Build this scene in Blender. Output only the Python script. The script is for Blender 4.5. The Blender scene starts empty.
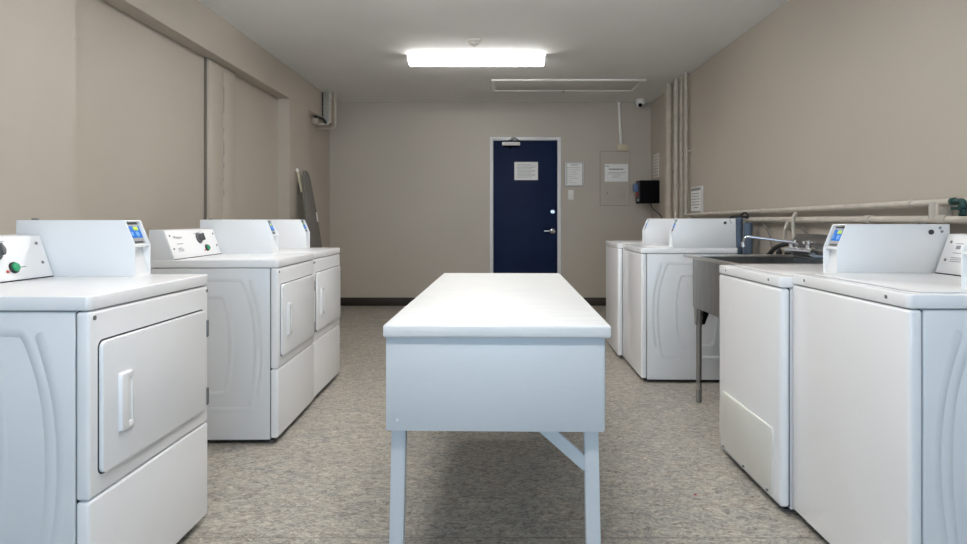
import bpy, bmesh, math, random
from mathutils import Vector, Matrix
random.seed(7)
SC = bpy.context.scene
COL = SC.collection
R = math.radians

# ------------------------------------------------------------------ materials
def newmat(name):
    m = bpy.data.materials.new(name); m.use_nodes = True
    nt = m.node_tree
    return m, nt, nt.nodes['Principled BSDF']

def mat(name, col, rough=.5, metal=0.0, coat=0.0, var=0.0, vscale=20, bump=0.0, bscale=200, stretch=(1,1,1), emis=None, estr=0):
    m, nt, b = newmat(name)
    b.inputs['Base Color'].default_value = (*col, 1)
    b.inputs['Roughness'].default_value = rough
    b.inputs['Metallic'].default_value = metal
    b.inputs['Coat Weight'].default_value = coat
    b.inputs['Coat Roughness'].default_value = .12
    tc = nt.nodes.new('ShaderNodeTexCoord')
    mp = nt.nodes.new('ShaderNodeMapping'); mp.inputs['Scale'].default_value = stretch
    nt.links.new(tc.outputs['Object'], mp.inputs['Vector'])
    if var > 0:
        n = nt.nodes.new('ShaderNodeTexNoise'); n.inputs['Scale'].default_value = vscale; n.inputs['Detail'].default_value = 5
        nt.links.new(mp.outputs['Vector'], n.inputs['Vector'])
        r = nt.nodes.new('ShaderNodeValToRGB')
        r.color_ramp.elements[0].position = .3; r.color_ramp.elements[1].position = .7
        r.color_ramp.elements[0].color = (*[c*(1-var) for c in col], 1)
        r.color_ramp.elements[1].color = (*[min(1, c*(1+var)) for c in col], 1)
        nt.links.new(n.outputs['Fac'], r.inputs['Fac'])
        nt.links.new(r.outputs['Color'], b.inputs['Base Color'])
    if bump > 0:
        n2 = nt.nodes.new('ShaderNodeTexNoise'); n2.inputs['Scale'].default_value = bscale; n2.inputs['Detail'].default_value = 3
        nt.links.new(mp.outputs['Vector'], n2.inputs['Vector'])
        bp = nt.nodes.new('ShaderNodeBump'); bp.inputs['Strength'].default_value = bump; bp.inputs['Distance'].default_value = .004
        nt.links.new(n2.outputs['Fac'], bp.inputs['Height'])
        nt.links.new(bp.outputs['Normal'], b.inputs['Normal'])
    if emis:
        b.inputs['Emission Color'].default_value = (*emis, 1); b.inputs['Emission Strength'].default_value = estr
    return m

M = {}
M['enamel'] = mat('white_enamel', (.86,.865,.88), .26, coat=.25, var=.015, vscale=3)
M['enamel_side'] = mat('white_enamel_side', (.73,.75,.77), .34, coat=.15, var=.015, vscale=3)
M['enamel_console'] = mat('console_enamel', (.80,.815,.83), .28, coat=.2)
M['overlay'] = mat('console_overlay', (.86,.86,.87), .4)
M['gap'] = mat('dark_gap', (.02,.02,.022), .8)
M['groove'] = mat('dark_seam_and_shadow', (.16,.14,.12), .8)  # shared by seams, chipped paint and a painted-in shadow strip
M['rubber'] = mat('black_rubber', (.015,.015,.017), .6)
M['cream_panel'] = mat('cream_panel', (.70,.70,.66), .4, var=.02, vscale=8)
M['screw'] = mat('screw_metal', (.28,.28,.28), .35, metal=.9)
M['chrome'] = mat('chrome', (.75,.75,.76), .12, metal=1)
M['steel'] = mat('brushed_steel', (.40,.39,.38), .30, metal=1, var=.12, vscale=30, stretch=(1,1,.15))
M['steel_dark'] = mat('dull_steel', (.20,.195,.19), .42, metal=.8, var=.12, vscale=20)
M['steel_top'] = mat('steel_rim', (.72,.70,.68), .36, metal=1, var=.1, vscale=30, stretch=(1,.15,1))
M['green'] = mat('green_button', (.01,.34,.13), .25, coat=.5)
M['red'] = mat('red_lamp', (.45,.06,.03), .3)
M['knob'] = mat('grey_knob', (.10,.10,.105), .45)
M['ink'] = mat('printed_ink', (.10,.10,.11), .6)
M['ink_soft'] = mat('faded_ink', (.27,.27,.29), .6)
M['blue'] = mat('reader_blue', (.005,.17,.66), .6)
M['screen'] = mat('reader_screen', (.60,.80,.06), .5)
M['icon'] = mat('reader_icon', (.14,.38,.78), .4)
M['reader'] = mat('reader_metal', (.42,.42,.42), .4, metal=.3)
M['slot'] = mat('reader_slot', (.05,.05,.055), .5)
M['paint'] = mat('table_paint_shaded', (.60,.635,.665), .42, bump=.15, bscale=12, stretch=(3,3,60), var=.012, vscale=4)  # bluish light and shade on the table sides put into the colour
M['paper'] = mat('paper', (.84,.84,.82), .5, var=.03, vscale=40)
M['frame_grey'] = mat('notice_frame', (.66,.66,.65), .35)
M['plastic_white'] = mat('white_plastic', (.80,.78,.74), .4)
M['plastic_cream'] = mat('cream_plastic', (.60,.53,.38), .45)
M['pipe'] = mat('painted_pipe', (.47,.42,.355), .5, var=.10, vscale=14, bump=.15, bscale=60)
M['pipe_light'] = mat('pale_painted_pipe', (.56,.515,.455), .5, var=.10, vscale=14, bump=.15, bscale=60)
M['pvc'] = mat('blue_grey_pvc', (.10,.14,.20), .35, var=.1, vscale=10)
M['hose_grey'] = mat('grey_hose', (.22,.20,.18), .5)
M['bronze'] = mat('green_bronze', (.035,.085,.075), .4, metal=.4, var=.4, vscale=60)
M['black'] = mat('black_steel', (.004,.004,.005), .8)
M['cardblue'] = mat('card_blue', (.12,.20,.40), .4)
M['cardred'] = mat('card_red', (.35,.02,.02), .4)
M['door'] = mat('navy_door', (.009,.019,.058), .55, coat=.0, var=.12, vscale=3)
M['doorframe'] = mat('door_frame_paint', (.76,.76,.77), .45)
M['board_cloth'] = mat('taupe_board_cover', (.17,.155,.14), .9, var=.1, vscale=60)
M['galv'] = mat('galvanised', (.36,.35,.31), .5, metal=.3, var=.3, vscale=60)
M['rust'] = mat('conduit_clay', (.34,.27,.21), .6)
M['base'] = mat('baseboard_vinyl', (.028,.022,.017), .5)
M['ceiling'] = mat('ceiling_paint', (.86,.86,.85), .75, var=.03, vscale=1.2, bump=.05, bscale=80)
M['hatch'] = mat('hatch_panel', (.72,.71,.69), .6)
M['hatch_frame'] = mat('hatch_frame', (.86,.85,.83), .5)
M['alu'] = mat('window_alu', (.5,.5,.5), .4, metal=.5)
M['detector'] = mat('detector_plastic', (.72,.69,.64), .5)

M['black'].node_tree.nodes['Principled BSDF'].inputs['Specular IOR Level'].default_value = .1
M['door'].node_tree.nodes['Principled BSDF'].inputs['Specular IOR Level'].default_value = .12
def wall_mat():
    m, nt, b = newmat('wall_paint_taupe')
    tc = nt.nodes.new('ShaderNodeTexCoord')
    n = nt.nodes.new('ShaderNodeTexNoise'); n.inputs['Scale'].default_value = 1.3; n.inputs['Detail'].default_value = 6; n.inputs['Roughness'].default_value = .6
    nt.links.new(tc.outputs['Object'], n.inputs['Vector'])
    r = nt.nodes.new('ShaderNodeValToRGB')
    r.color_ramp.elements[0].position = .3; r.color_ramp.elements[1].position = .7
    r.color_ramp.elements[0].color = (.468,.420,.358,1); r.color_ramp.elements[1].color = (.498,.448,.384,1)
    nt.links.new(n.outputs['Fac'], r.inputs['Fac'])
    # sparse small scuffs
    v = nt.nodes.new('ShaderNodeTexVoronoi'); v.inputs['Scale'].default_value = 2.6
    nt.links.new(tc.outputs['Object'], v.inputs['Vector'])
    r2 = nt.nodes.new('ShaderNodeValToRGB')
    r2.color_ramp.elements[0].position = .016; r2.color_ramp.elements[0].color = (.72,.72,.72,1)
    r2.color_ramp.elements[1].position = .028; r2.color_ramp.elements[1].color = (1,1,1,1)
    nt.links.new(v.outputs['Distance'], r2.inputs['Fac'])
    mx = nt.nodes.new('ShaderNodeMix'); mx.data_type = 'RGBA'; mx.blend_type = 'MULTIPLY'; mx.inputs['Factor'].default_value = 1
    nt.links.new(r.outputs['Color'], mx.inputs['A']); nt.links.new(r2.outputs['Color'], mx.inputs['B'])
    nt.links.new(mx.outputs['Result'], b.inputs['Base Color'])
    b.inputs['Roughness'].default_value = .48
    n2 = nt.nodes.new('ShaderNodeTexNoise'); n2.inputs['Scale'].default_value = 45; n2.inputs['Detail'].default_value = 4
    nt.links.new(tc.outputs['Object'], n2.inputs['Vector'])
    bp = nt.nodes.new('ShaderNodeBump'); bp.inputs['Strength'].default_value = .12; bp.inputs['Distance'].default_value = .004
    nt.links.new(n2.outputs['Fac'], bp.inputs['Height']); nt.links.new(bp.outputs['Normal'], b.inputs['Normal'])
    return m
M['wall'] = wall_mat()

def floor_mat():
    m, nt, b = newmat('marbled_linoleum')
    L = nt.links.new
    tc = nt.nodes.new('ShaderNodeTexCoord')
    def noise(sc, det, rough, st, dist=0):
        mp = nt.nodes.new('ShaderNodeMapping'); mp.inputs['Scale'].default_value = st
        L(tc.outputs['Object'], mp.inputs['Vector'])
        n = nt.nodes.new('ShaderNodeTexNoise'); n.inputs['Scale'].default_value = sc; n.inputs['Detail'].default_value = det
        n.inputs['Roughness'].default_value = rough; n.inputs['Distortion'].default_value = dist
        L(mp.outputs['Vector'], n.inputs['Vector']); return n
    def ramp(n, stops):
        r = nt.nodes.new('ShaderNodeValToRGB')
        while len(r.color_ramp.elements) < len(stops): r.color_ramp.elements.new(.5)
        for e, (p, c) in zip(r.color_ramp.elements, stops):
            e.position = p; e.color = (*c, 1)
        L(n.outputs['Fac'], r.inputs['Fac']); return r
    def mix(a, bb, mode, f=1):
        x = nt.nodes.new('ShaderNodeMix'); x.data_type = 'RGBA'; x.blend_type = mode; x.inputs['Factor'].default_value = f
        L(a, x.inputs['A']); L(bb, x.inputs['B']); return x.outputs['Result']
    base = ramp(noise(7, 7, .7, (1,1.8,1), 1.2), [(.30,(.26,.255,.24)), (.44,(.335,.32,.29)), (.56,(.365,.33,.285)), (.70,(.42,.41,.38))])
    fine = ramp(noise(34, 9, .74, (1,1.5,1), 1.2), [(.36,(.40,.40,.41)), (.5,(1,1,1)), (.64,(1.45,1.42,1.36))])
    vein = ramp(noise(13, 9, .75, (1,2.8,1), 2.0), [(.34,(.42,.40,.40)), (.44,(1,1,1)), (.58,(1,1,1)), (.68,(1.4,1.38,1.3))])
    nv = noise(5.5, 9, .62, (1,1.5,1), 1.6)
    crack = ramp(nv, [(.0,(1,1,1)), (.485,(1,1,1)), (.50,(.55,.52,.50)), (.515,(1,1,1))])
    nv2 = noise(8.5, 9, .62, (1,1.4,1), 2.2)
    pale = ramp(nv2, [(.0,(1,1,1)), (.48,(1,1,1)), (.50,(1.35,1.33,1.25)), (.52,(1,1,1))])
    c = mix(base.outputs['Color'], fine.outputs['Color'], 'MULTIPLY', .95)
    c = mix(c, vein.outputs['Color'], 'MULTIPLY', .7)
    c = mix(c, crack.outputs['Color'], 'MULTIPLY', 1)
    c = mix(c, pale.outputs['Color'], 'MULTIPLY', 1)
    L(c, b.inputs['Base Color'])
    b.inputs['Roughness'].default_value = .42
    b.inputs['Specular IOR Level'].default_value = .35
    n2 = noise(90, 3, .5, (1,1,1))
    bp = nt.nodes.new('ShaderNodeBump'); bp.inputs['Strength'].default_value = .08; bp.inputs['Distance'].default_value = .002
    L(n2.outputs['Fac'], bp.inputs['Height']); L(bp.outputs['Normal'], b.inputs['Normal'])
    return m
M['floor'] = floor_mat()

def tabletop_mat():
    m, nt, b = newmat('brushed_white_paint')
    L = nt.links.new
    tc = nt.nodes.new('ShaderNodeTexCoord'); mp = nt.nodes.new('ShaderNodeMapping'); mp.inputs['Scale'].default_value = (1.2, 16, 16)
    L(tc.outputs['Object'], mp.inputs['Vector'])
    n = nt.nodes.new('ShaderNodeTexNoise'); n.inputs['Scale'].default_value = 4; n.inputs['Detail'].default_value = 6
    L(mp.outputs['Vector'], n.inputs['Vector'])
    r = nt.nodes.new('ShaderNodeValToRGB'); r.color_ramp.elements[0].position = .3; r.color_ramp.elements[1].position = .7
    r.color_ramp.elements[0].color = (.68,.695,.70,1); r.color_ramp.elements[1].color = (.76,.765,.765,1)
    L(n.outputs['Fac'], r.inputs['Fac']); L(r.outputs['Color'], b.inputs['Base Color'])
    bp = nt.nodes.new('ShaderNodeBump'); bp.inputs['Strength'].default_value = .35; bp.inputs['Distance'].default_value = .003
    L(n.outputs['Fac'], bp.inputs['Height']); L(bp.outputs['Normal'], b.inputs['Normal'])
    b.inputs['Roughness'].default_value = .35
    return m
M['tabletop'] = tabletop_mat()

def emit(name, col, s):
    m, nt, b = newmat(name)
    b.inputs['Base Color'].default_value = (.9,.9,.9,1)
    b.inputs['Emission Color'].default_value = (*col,1); b.inputs['Emission Strength'].default_value = s
    return m
M['tube'] = emit('lit_diffuser', (1.0,.98,.95), 12.0)
M['tube_bright'] = emit('lit_diffuser_unseen_boost', (1.0,.98,.95), 26.0)  # unseen battens set stronger than the visible one to light the room
M['lampbody'] = mat('lamp_body', (.7,.7,.68), .5)

def glass_mat():
    m, nt, b = newmat('window_glass')
    b.inputs['Base Color'].default_value = (1,1,1,1); b.inputs['Roughness'].default_value = 0
    out = nt.nodes['Material Output']
    tr = nt.nodes.new('ShaderNodeBsdfTransparent'); gl = nt.nodes.new('ShaderNodeBsdfGlossy'); gl.inputs['Roughness'].default_value = .02
    fr = nt.nodes.new('ShaderNodeFresnel'); mx = nt.nodes.new('ShaderNodeMixShader')
    nt.links.new(fr.outputs[0], mx.inputs[0]); nt.links.new(tr.outputs[0], mx.inputs[1]); nt.links.new(gl.outputs[0], mx.inputs[2])
    nt.links.new(mx.outputs[0], out.inputs['Surface'])
    return m
M['glass'] = glass_mat()

# ------------------------------------------------------------------ mesh helpers
def NB(): return bmesh.new()

def merge(bm, tmp, mtx=None):
    if mtx is not None: bmesh.ops.transform(tmp, matrix=mtx, verts=tmp.verts)
    me = bpy.data.meshes.new('t'); tmp.to_mesh(me); tmp.free()
    bm.from_mesh(me); bpy.data.meshes.remove(me)

def box(bm, x0, x1, y0, y1, z0, z1, bev=0, seg=2, mtx=None, vr=0):
    """box with optional all-round bevel and a bigger radius vr on the vertical edges"""
    t = bmesh.new(); bmesh.ops.create_cube(t, size=1)
    for v in t.verts:
        v.co = Vector((x0+(v.co.x+.5)*(x1-x0), y0+(v.co.y+.5)*(y1-y0), z0+(v.co.z+.5)*(z1-z0)))
    if vr > 0:
        es = [e for e in t.edges if abs(e.verts[0].co.z-e.verts[1].co.z) > 1e-6]
        bmesh.ops.bevel(t, geom=es, offset=vr, segments=5, affect='EDGES', profile=.5)
        if bev > 0:
            es = [e for e in t.edges if abs(e.verts[0].co.z-e.verts[1].co.z) < 1e-6 and len(e.link_faces) == 2 and
                  abs(e.link_faces[0].normal.z-e.link_faces[1].normal.z) > .5]
            bmesh.ops.bevel(t, geom=es, offset=bev, segments=seg, affect='EDGES', profile=.5)
    elif bev > 0:
        bmesh.ops.bevel(t, geom=list(t.edges), offset=bev, segments=seg, affect='EDGES', profile=.5)
    merge(bm, t, mtx)

def rplate(bm, axis, a0, a1, u0, u1, v0, v1, rad, bev=.001, n=5):
    """rounded rectangle plate extruded along axis (0=x,1=y,2=z) between a0 and a1; (u,v) the other two axes in order"""
    pts = []
    for cx, cy, s in ((u1-rad, v1-rad, 0), (u0+rad, v1-rad, 90), (u0+rad, v0+rad, 180), (u1-rad, v0+rad, 270)):
        for k in range(n+1):
            a = R(s + 90*k/n); pts.append((cx+rad*math.cos(a), cy+rad*math.sin(a)))
    prism(bm, pts, axis, a0, a1, bev)

def prism(bm, pts, axis, a0, a1, bev=0, seg=2, mtx=None):
    t = bmesh.new()
    def P(u, v, a):
        if axis == 0: return (a, u, v)
        if axis == 1: return (u, a, v)
        return (u, v, a)
    A = [t.verts.new(P(u, v, a0)) for u, v in pts]
    B = [t.verts.new(P(u, v, a1)) for u, v in pts]
    n = len(pts)
    t.faces.new(A); t.faces.new(B[::-1])
    for i in range(n): t.faces.new((A[i], B[i], B[(i+1) % n], A[(i+1) % n]))
    bmesh.ops.recalc_face_normals(t, faces=t.faces)
    if bev > 0:
        es = [e for e in t.edges if len(e.link_faces) == 2 and e.calc_face_angle(0) > R(35)]
        bmesh.ops.bevel(t, geom=es, offset=bev, segments=seg, affect='EDGES', profile=.5)
    merge(bm, t, mtx)

def tube(bm, path, rad, n=12, caps=True):
    path = [Vector(p) for p in path]
    rads = rad if isinstance(rad, (list, tuple)) else [rad]*len(path)
    rings = []; prev = None
    for i, p in enumerate(path):
        if i == 0: d = path[1]-p
        elif i == len(path)-1: d = p-path[-2]
        else: d = (path[i+1]-p).normalized()+(p-path[i-1]).normalized()
        d.normalize()
        if prev is None:
            u = d.orthogonal().normalized()
        else:
            u = (prev - d*prev.dot(d)).normalized()
        prev = u; w = d.cross(u)
        rings.append([bm.verts.new(p+(u*math.cos(2*math.pi*k/n)+w*math.sin(2*math.pi*k/n))*rads[i]) for k in range(n)])
    for a, b in zip(rings, rings[1:]):
        for k in range(n): bm.faces.new((a[k], a[(k+1) % n], b[(k+1) % n], b[k]))
    if caps:
        bm.faces.new(rings[0][::-1]); bm.faces.new(rings[-1])

def smooth_path(pts, rad=.04, n=5):
    pts = [Vector(p) for p in pts]; out = [pts[0]]
    for i in range(1, len(pts)-1):
        a = pts[i-1]-pts[i]; b = pts[i+1]-pts[i]
        r = min(rad, a.length*.45, b.length*.45)
        p0 = pts[i]+a.normalized()*r; p2 = pts[i]+b.normalized()*r
        for k in range(n+1):
            t = k/n; out.append(p0*(1-t)**2+pts[i]*2*t*(1-t)+p2*t*t)
    out.append(pts[-1]); return out

def catmull(pts, n=6):
    P = [Vector(p) for p in pts]; P = [P[0]*2-P[1]]+P+[P[-1]*2-P[-2]]; out = []
    for i in range(1, len(P)-2):
        for k in range(n):
            t = k/n
            out.append(.5*((2*P[i])+(P[i+1]-P[i-1])*t+(2*P[i-1]-5*P[i]+4*P[i+1]-P[i+2])*t*t+(3*P[i]-P[i-1]-3*P[i+1]+P[i+2])*t**3))
    out.append(P[-2]); return out

def lathe(bm, prof, n=24, mtx=None):
    """prof = [(r, h)] around local z"""
    t = bmesh.new(); rings = []
    for r, h in prof:
        if r < 1e-6: rings.append([t.verts.new((0, 0, h))])
        else: rings.append([t.verts.new((r*math.cos(2*math.pi*k/n), r*math.sin(2*math.pi*k/n), h)) for k in range(n)])
    for a, b in zip(rings, rings[1:]):
        for k in range(n):
            q = [a[k % len(a)], a[(k+1) % len(a)], b[(k+1) % len(b)], b[k % len(b)]]
            f = []
            for v in q:
                if v not in f: f.append(v)
            if len(f) > 2: t.faces.new(f)
    if len(rings[0]) > 1: t.faces.new(rings[0][::-1])
    if len(rings[-1]) > 1: t.faces.new(rings[-1])
    bmesh.ops.recalc_face_normals(t, faces=t.faces)
    merge(bm, t, mtx)

def ridge(bm, path, y, side, w=.012, h=.003):
    """low raised rib pressed in a side sheet at y, path in (x, z), side = +1/-1 outward"""
    P = [Vector((p[0], 0, p[1])) for p in path]; closed = (P[0]-P[-1]).length < 1e-5
    if closed: P = P[:-1]
    m = len(P); rings = []
    for i, p in enumerate(P):
        if closed: d = P[(i+1) % m]-P[i-1]
        elif i == 0: d = P[1]-p
        elif i == m-1: d = p-P[-2]
        else: d = P[i+1]-P[i-1]
        d.normalize(); nrm = Vector((-d.z, 0, d.x))
        f = 1.0 if closed else min(1, i/3, (m-1-i)/3)
        ring = []
        for a, hh in ((-1, -.0006), (-.7, .18), (-.35, .75), (.35, .75), (.7, .18), (1, -.0006)):
            hv = (h*hh*f if hh > 0 else -.0006)
            q = p + nrm*(w*a*.5); ring.append(bm.verts.new((q.x, y+side*hv, q.z)))
        rings.append(ring)
    prs = list(zip(rings, rings[1:])) + ([(rings[-1], rings[0])] if closed else [])
    for a, b in prs:
        for k in range(5):
            f = (a[k], a[k+1], b[k+1], b[k])
            bm.faces.new(f)

def obj(name, bm, m, parent=None, label=None, smooth=True):
    me = bpy.data.meshes.new(name); bmesh.ops.recalc_face_normals(bm, faces=bm.faces) if False else None
    bm.to_mesh(me); bm.free()
    me.materials.append(m if not isinstance(m, str) else M[m])
    if smooth:
        me.shade_smooth() if hasattr(me, 'shade_smooth') else [setattr(p, 'use_smooth', True) for p in me.polygons]
        try: me.set_sharp_from_angle(angle=R(38))
        except Exception: pass
    o = bpy.data.objects.new(name, me); COL.objects.link(o)
    if parent: o.parent = parent
    if label: o['label'] = label
    return o

def thing(name, label, cat, loc=(0,0,0), rz=0, group=None):
    o = bpy.data.objects.new(name, None); COL.objects.link(o)
    o.location = loc; o.rotation_euler = (0,0,rz); o['label'] = label; o['category'] = cat
    if group: o['group'] = group
    return o

def tag(o, label, cat, group=None):
    o['label'] = label; o['category'] = cat
    if group: o['group'] = group
    return o

def struct(name, bm, m, parent=None):
    o = obj(name, bm, m, parent)
    if parent is None: o['kind'] = 'structure'
    return o

def text_mesh(name, s, size, m, parent, mtx):
    cu = bpy.data.curves.new(name, 'FONT'); cu.body = s; cu.size = size; cu.extrude = .0003; cu.align_x = 'LEFT'
    o = bpy.data.objects.new(name, cu); COL.objects.link(o)
    dg = bpy.context.evaluated_depsgraph_get(); dg.update()
    me = bpy.data.meshes.new_from_object(o.evaluated_get(dg))
    bpy.data.objects.remove(o)
    me.transform(mtx); me.materials.clear(); me.materials.append(M[m])
    q = bpy.data.objects.new(name, me); COL.objects.link(q); q.parent = parent
    return q

# ------------------------------------------------------------------ room
H = 2.62; XL = -2.03; XR = 2.03; YB = 8.31; YN = -2.4; RD = .12
bm = NB(); box(bm, XL-.4, XR+.2, YN-.2, YB+.2, -.1, 0); struct('floor', bm, 'floor')
bm = NB(); box(bm, XL-.4, XR+.2, YN-.2, YB+.2, H, H+.12); struct('ceiling', bm, 'ceiling')
bm = NB(); box(bm, XL, XR, 2.2555, 2.2585, -.01, .0004); struct('trim_3', bm, 'groove')
# left wall: piers, beam, recessed back panels, one mesh
ZB = 2.318
bm = NB()
box(bm, XL-RD-.12, XL, YN-.2, 3.13, 0, H)             # near pier / wall
box(bm, XL-RD-.12, XL, 6.43, 7.10, 0, H)              # pier between the recesses
box(bm, XL-RD-.12, XL, 3.13, 6.43, ZB, H)             # beam over the first recess
box(bm, XL-RD-.12, XL, 7.10, YB, ZB, H)               # beam over the second recess
box(bm, XL-RD-.12, XL-RD, 3.13, 6.43, 0, ZB)          # recess back
box(bm, XL-RD-.12, XL-.08, 7.10, YB, 0, ZB)
struct('wall_left', bm, 'wall')
# painted-over timber strips in the recess (with a split seam)
bm = NB()
box(bm, XL-RD, XL-RD+.028, 4.81, 5.075, .0, ZB-.002, .002)
box(bm, XL-RD, XL-RD+.028, 5.083, 5.30, .0, ZB-.002, .002)
struct('trim_1', bm, 'wall')
bm = NB()
for z0, z1 in ((1.30,1.34),(1.52,1.56),(1.62,1.72),(1.80,1.83),(1.95,2.16),(1.42,1.44)):
    box(bm, XL-RD+.020, XL-RD+.0285, 5.0755, 5.0825, z0, z1)
box(bm, XL-RD, XL-RD+.012, 4.790, 4.8095, .0, ZB-.001)  # dark strip painting in the shade beside the timber strip
struct('chip_and_shade_strip', bm, 'groove')
# right and far walls
bm = NB(); box(bm, XR, XR+.12, YN-.2, YB+.2, 0, H); struct('wall_right', bm, 'wall')
DX0, DX1, DZ = -.045, .868, 2.17
bm = NB()
box(bm, XL-.4, DX0, YB, YB+.12, 0, H); box(bm, DX1, XR, YB, YB+.12, 0, H); box(bm, DX0, DX1, YB, YB+.12, DZ, H)
box(bm, DX0-.1, DX1+.1, YB+.12, YB+.2, 0, DZ+.1)  # unseen backing added to stop light leaking round the door
struct('wall_back', bm, 'wall')
# wall behind the camera with a wide daylight window
WX0, WX1, WZ0, WZ1 = -1.55, 1.55, .55, 2.35
bm = NB()
box(bm, XL-.4, WX0, YN-.12, YN, 0, H); box(bm, WX1, XR, YN-.12, YN, 0, H)
box(bm, WX0, WX1, YN-.12, YN, 0, WZ0); box(bm, WX0, WX1, YN-.12, YN, WZ1, H)
struct('wall_front', bm, 'wall')
bm = NB()
for a, b in ((WX0, WX0+.05), (-.025, .025), (WX1-.05, WX1)): box(bm, a, b, YN-.09, YN-.03, WZ0, WZ1, .004)
box(bm, WX0, WX1, YN-.09, YN-.03, WZ0, WZ0+.05, .004); box(bm, WX0, WX1, YN-.09, YN-.03, WZ1-.05, WZ1, .004)
w = struct('window_1', bm, 'alu')
bm = NB(); box(bm, WX0+.05, WX1-.05, YN-.062, YN-.058, WZ0+.05, WZ1-.05); obj('pane', bm, 'glass', w)
# baseboards
bm = NB(); box(bm, XL-.08, DX0, YB-.012, YB, 0, .105, .003); box(bm, DX1, XR, YB-.012, YB, 0, .105, .003)
struct('baseboard_back', bm, 'base')
bm = NB(); box(bm, XR-.012, XR, YN, YB-.013, 0, .105, .003); struct('baseboard_right', bm, 'base')
bm = NB(); box(bm, XL, XL+.012, YN, 3.12, 0, .105, .003); box(bm, XL, XL+.012, 6.44, 7.09, 0, .105, .003)
struct('baseboard_left', bm, 'base')

# door
d = bpy.data.objects.new('door_1', None); COL.objects.link(d); d['kind'] = 'structure'; d.location = ((DX0+DX1)/2, YB, 0)
def loc(o): return (-(DX0+DX1)/2, -YB, 0)
def dpart(name, bm, m, parent=d, label=None):
    if parent is d: bmesh.ops.translate(bm, verts=bm.verts, vec=loc(d))
    else: bmesh.ops.translate(bm, verts=bm.verts, vec=loc(d))
    return obj(name, bm, m, parent, label)
FW = .043
bm = NB()
box(bm, DX0, DX0+FW, YB-.025, YB+.10, 0, DZ, .004); box(bm, DX1-FW, DX1, YB-.025, YB+.10, 0, DZ, .004)
box(bm, DX0+FW-.002, DX1-FW+.002, YB-.025, YB+.10, DZ-FW, DZ, .004)
dpart('door_frame', bm, 'doorframe')
bm = NB(); box(bm, DX0+FW+.003, DX1-FW-.003, YB+.005, YB+.045, .006, DZ-FW-.003, .002); dpart('door_leaf', bm, 'door')
lx = (552.6-493.4)/77.6
lz = 1.116-12/77.6
Ry = Matrix.Rotation(R(90), 4, 'X')
bm = NB(); lathe(bm, [(0,0),(.036,0),(.036,.008),(.028,.014),(.016,.016),(.016,.04),(0,.042)], 24, Matrix.Translation((lx, YB+.005, lz))@Ry)
h = dpart('lever_handle', bm, 'chrome')
bm = NB(); tube(bm, smooth_path([(lx, YB-.035, lz), (lx-.05, YB-.04, lz+.001), (lx-.11, YB-.036, lz-.002)], .02), [.011]*8+[.009], 12)
obj('lever', bm, 'chrome', h); bpy.data.objects['lever'].data.transform(Matrix.Translation(Vector(loc(d))))
lz2 = 1.116+7.3/77.6
bm = NB(); lathe(bm, [(0,0),(.031,0),(.031,.010),(.024,.018),(.010,.019),(0,.016)], 24, Matrix.Translation((lx, YB+.005, lz2))@Ry)
dpart('deadbolt', bm, 'chrome')
# closer
cz = 1.116+(219-144.4)/77.6; cx0 = (502-493.4)/77.6; cx1 = (520-493.4)/77.6
bm = NB(); box(bm, cx0, cx1, YB-.045, YB+.005, cz-.018, cz+.028, .008, 3)
cl = dpart('door_closer', bm, 'plastic_white')
bm = NB(); box(bm, cx0+.005, cx1-.005, YB-.040, YB+.004, cz-.034, cz-.019, .003); lathe(bm, [(0,0),(.016,0),(.016,.022),(0,.022)], 14, Matrix.Translation(((cx0+cx1)/2-.01, YB-.022, cz-.055)))
dpart('closer_valve', bm, 'black', cl)
bm = NB(); zt = cz+.028
pa = Vector(((cx0+cx1)/2, YB-.03, zt)); pb = Vector(((cx0+cx1)/2+.04, YB-.12, zt+.045)); pc = Vector(((cx0+cx1)/2+.10, YB-.03, zt+.006))
tube(bm, [pa, pa+Vector((0,0,.012)), pb], .007, 8); tube(bm, [pb, pc+Vector((0,.0,.012)), pc], .006, 8); tube(bm, [pa+Vector((-.03,0,.012)), pb+Vector((-.02,.03,.012))], .004, 8)
box(bm, pc.x-.02, pc.x+.02, YB-.04, YB-.02, pc.z-.008, pc.z+.01, .002)
dpart('closer_arm', bm, 'black', cl)
bm = NB()
for hz in (1.92, 1.05, .25): tube(bm, [(DX0+FW+.001, YB-.004, hz-.05), (DX0+FW+.001, YB-.004, hz+.05)], .006, 10)
dpart('hinge', bm, 'slot')

# ------------------------------------------------------------------ paper notices (flat things)
def lines(bm, x0, x1, z_list, y, th=.0035):
    random.seed(int(x0*1000)+5)
    for z, a, b in z_list:
        x = x0+(x1-x0)*a; xe = x0+(x1-x0)*b
        while x < xe-.004:
            w_ = random.uniform(.008, .026); w_ = min(w_, xe-x)
            box(bm, x, x+w_, y-.0006, y, z-th/2, z+th/2)
            x += w_+.004
S77 = 77.6
def px(x): return (x-493.4)/S77
def pz(y): return 1.116+(219-y)/S77
# notice taped on the door
x0, x1, z0, z1 = px(514.6), px(537.6), pz(179.8), pz(162.3)
yy = YB+.004
t = thing('paper_notice', 'crinkled paper notice in plastic sleeve taped to the navy door', 'notice', ((x0+x1)/2, yy, z0))
def rel(bm, t): bmesh.ops.translate(bm, verts=bm.verts, vec=-Vector(t.location))
bm = NB()
nx, nz = 16, 12; grid = []
random.seed(3)
for j in range(nz+1):
    grid.append([bm.verts.new((x0+(x1-x0)*i/nx, yy-.0035-.003*random.random(), z0+(z1-z0)*j/nz)) for i in range(nx+1)])
for j in range(nz):
    for i in range(nx): bm.faces.new((grid[j][i], grid[j][i+1], grid[j+1][i+1], grid[j+1][i]))
box(bm, x0, x1, yy-.002, yy-.0005, z0, z1)
rel(bm, t); obj('sleeve', bm, 'paper', t)
bm = NB(); bmz = [(z1-.03-.018*k, .12, (.9 if k % 3 else .75)) for k in range(10)]
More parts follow.
